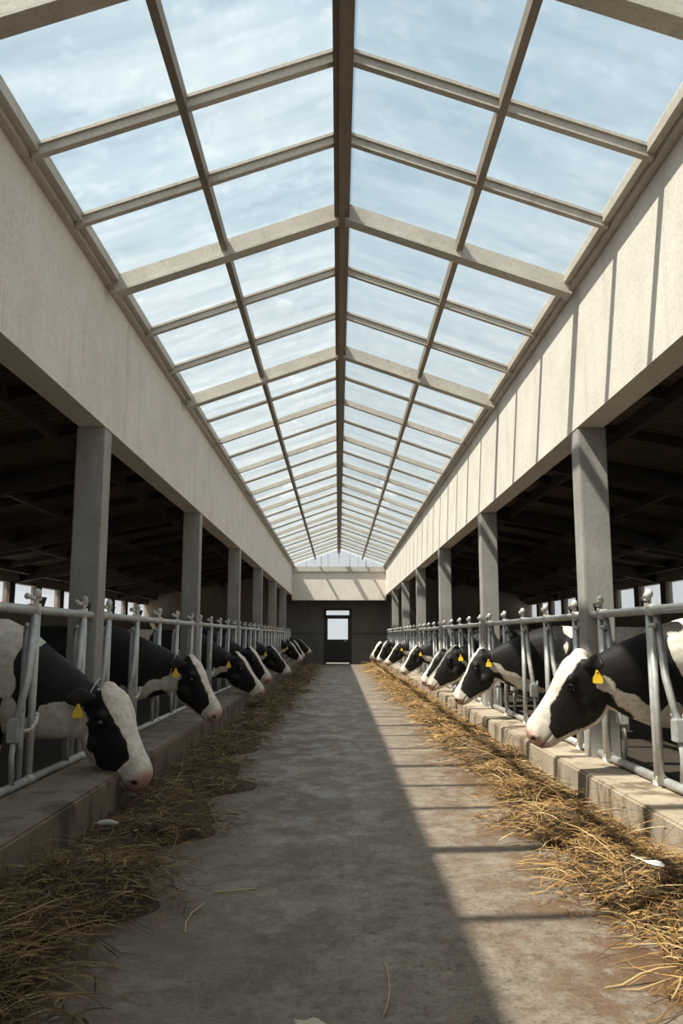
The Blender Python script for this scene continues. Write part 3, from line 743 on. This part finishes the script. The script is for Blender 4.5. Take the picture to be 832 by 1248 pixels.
# single straws and scraps
def straw(pts, r, label, m=None):
    mb = MB(); mb.tube(pts, r, 6); tag(mb.build('straw_stalk', m or M['straw'], smooth=True), label, 'straw')
straw([(-.62, 2.30, .004), (-.50, 2.285, .008), (-.385, 2.27, .004)], .003, 'single pale straw stalk lying flat on the floor at lower left')
straw([(-.52, 2.98, .004), (-.535, 3.07, .006), (-.53, 3.17, .009), (-.50, 3.27, .012)], .0022, 'thin straw stalk lying lengthwise beside the left hay')
straw([(-.50, 3.42, .004), (-.42, 3.44, .007), (-.33, 3.47, .004)], .0025, 'short straw stalk on the floor just clear of the left hay')
straw([(.12, 2.35, .004), (.138, 2.43, .006), (.148, 2.52, .006), (.15, 2.62, .006), (.142, 2.73, .004)], .0016, 'fine curved straw stalk on the shaded floor at bottom centre')
mb = MB(); vs = [(-.02, .002, 0), (0, .010, .004), (.02, .017, .009), (.04, .016, .008), (.055, .008, .005), (.058, -.004, .003), (.04, -.013, .002), (.015, -.011, .001), (-.005, -.006, .0)]
top_ = [(x, y_, z + .003) for x, y_, z in vs]; n = len(vs)
mb.add(vs + top_, [tuple(range(n))[::-1], tuple(range(n, 2*n))] + [(i, (i+1) % n, n+(i+1) % n, n+i) for i in range(n)])
mb.tube([(-.075, .01, .006), (-.02, .002, .003), (.05, 0, .012)], [.0012, .002, .001], 6)
fo = tag(mb.build('feather', M['feather'], loc=(1.16, 3.22, .165)), 'white feather lying on the golden hay heap at right', 'feather'); fo.rotation_euler = (.1, .1, -.75)
mb = MB(); mb.tube([(-.055, 0, 0), (-.045, 0, .002), (0, .008, .004), (.04, .0, .0), (.05, 0, 0)], [.006, .013, .016, .012, .005], 10)
tag(mb.build('pale_stone', M['pale_stone'], smooth=True, loc=(-1.15, 4.30, .075)), 'pale stone on the hay at the foot of the left curb, below the nearest cow', 'stone')
mb = MB()
rs = random.Random(3); n = 18; vs = []
for i in range(n):
    a = 2*math.pi*i/n; r_ = .042*(1 + .35*rs.uniform(-1, 1)); vs.append((r_*math.cos(a)*1.1, r_*math.sin(a), 0))
mb.add(vs + [(x*.85, y_*.85, .004) for x, y_, z in vs], [tuple(range(n))[::-1], tuple(range(n, 2*n))] + [(i, (i+1) % n, n+(i+1) % n, n+i) for i in range(n)])
mat_s, _, _ = mat('lime_splash', (.5, .43, .33), .8)
tag(mb.build('lime_patch', mat_s, loc=(-.075, 2.31, .0)), 'small dried pale splash on the floor at bottom centre', 'splash')

# ------------------------------------------------------------------ distinct labels for the repeated pieces of the building
def ordinal(n): return '%d%s' % (n, 'th' if 10 <= n % 100 <= 20 else {1: 'st', 2: 'nd', 3: 'rd'}.get(n % 10, 'th'))
byl = {}
for o in C.objects:
    if o.parent is None and o.get('kind') == 'structure':
        nm = o.name.split('_')[0].split('.')[0]
        o['category'] = {'window': 'window', 'trim': 'trim', 'wall': 'wall', 'floor': 'floor', 'ceiling': 'ceiling', 'door': 'door', 'yard': 'ground'}.get(nm, nm)
        if o.type == 'MESH':
            bb = [Vector(c_) for c_ in o.bound_box]
            byl.setdefault(o['label'], []).append((sum(b_.y for b_ in bb)/8, sum(b_.x for b_ in bb)/8, o))
for lab, rows in byl.items():
    if len(rows) < 2: continue
    if lab in ('gable glass', 'gable mullion', 'glass pane of the roof', 'dark purlin over the left pens', 'dark purlin over the right pens', 'middle purlin of the glass roof'):
        cols = {}
        for y_, x_, o in rows: cols.setdefault(round(x_, 2), []).append((y_, o))
        for ci, x_ in enumerate(sorted(cols)):
            lst = sorted(cols[x_], key=lambda t_: t_[0])
            for k_, (y_, o) in enumerate(lst):
                if len(lst) == 1: o['label'] = '%s, %s from the left' % (lab, ordinal(ci + 1))
                elif y_ < 2: o['label'] = '%s, behind the viewer' % lab
                else:
                    side_ = ['left slope beside the eave', 'left slope beside the ridge', 'right slope beside the ridge', 'right slope beside the eave'][min(ci, 3)]
                    o['label'] = '%s, %s, %s going away' % (lab, side_, ordinal(1 + sum(1 for t_ in lst if 2 <= t_[0] < y_)))
    else:
        rows.sort(key=lambda t_: t_[0]); k_ = 0
        for y_, x_, o in rows:
            if y_ < 1: o['label'] = lab + ', behind the viewer'
            else: k_ += 1; o['label'] = '%s, %s going away' % (lab, ordinal(k_))

# ------------------------------------------------------------------ light, sky, camera
sun = bpy.data.lights.new('sun', 'SUN'); sun.energy = 9.5; sun.angle = math.radians(.9); sun.color = (1.0, .90, .77)
so = bpy.data.objects.new('sun', sun); C.objects.link(so)
so.rotation_euler = Vector((1.0, .5, -1.77)).to_track_quat('-Z', 'Y').to_euler(); so.location = (-10, -5, 20)
w = bpy.data.worlds.new('sky'); scene.world = w; w.use_nodes = True; nt = w.node_tree
bg = nt.nodes['Background']; tc = N(nt, 'ShaderNodeTexCoord'); sp = N(nt, 'ShaderNodeSeparateXYZ'); nt.links.new(tc.outputs['Generated'], sp.inputs[0])
base = ramp(nt, sp.outputs['Z'], [(0.0, (.93, .95, .96)), (.22, (.76, .85, .90)), (.5, (.43, .62, .77)), (1.0, (.26, .45, .63))])
mp = N(nt, 'ShaderNodeMapping'); mp.inputs['Scale'].default_value = (1.2, 2.5, 5); mp.inputs['Rotation'].default_value = (.2, .3, .5); nt.links.new(tc.outputs['Generated'], mp.inputs[0])
cl = noise(nt, mp.outputs[0], 1.6, 9, .6, .4)
c = mixc(nt, mth(nt, 'MULTIPLY', ramp(nt, cl, [(.35, (0, 0, 0)), (.8, (1, 1, 1))]), .5), base, (.72, .79, .83))
dt = N(nt, 'ShaderNodeVectorMath', operation='DOT_PRODUCT'); nt.links.new(tc.outputs['Generated'], dt.inputs[0])
dt.inputs[1].default_value = Vector((-1.0, -.5, 1.77)).normalized()
gl = mth(nt, 'POWER', mth(nt, 'MAXIMUM', dt.outputs['Value'], 0.0), 5.0)
c = mixc(nt, gl, c, (1.7, 1.45, 1.15), 'ADD')
nt.links.new(c, bg.inputs['Color']); bg.inputs['Strength'].default_value = .84

cam = bpy.data.cameras.new('camera'); co_ = bpy.data.objects.new('camera', cam); C.objects.link(co_)
cam.sensor_fit = 'VERTICAL'; cam.sensor_height = 36; cam.lens = 1000/1248*36; cam.clip_end = 500; cam.clip_start = .05
co_.location = (0, 0, 1.0); co_.rotation_euler = (math.radians(90) + math.atan(152/1000), 0, -math.atan(4/1000))
scene.camera = co_
scene.view_settings.view_transform = 'Standard'; scene.view_settings.look = 'None'; scene.view_settings.gamma = 1
scene.view_settings.use_curve_mapping = False; scene.view_settings.exposure = -.05
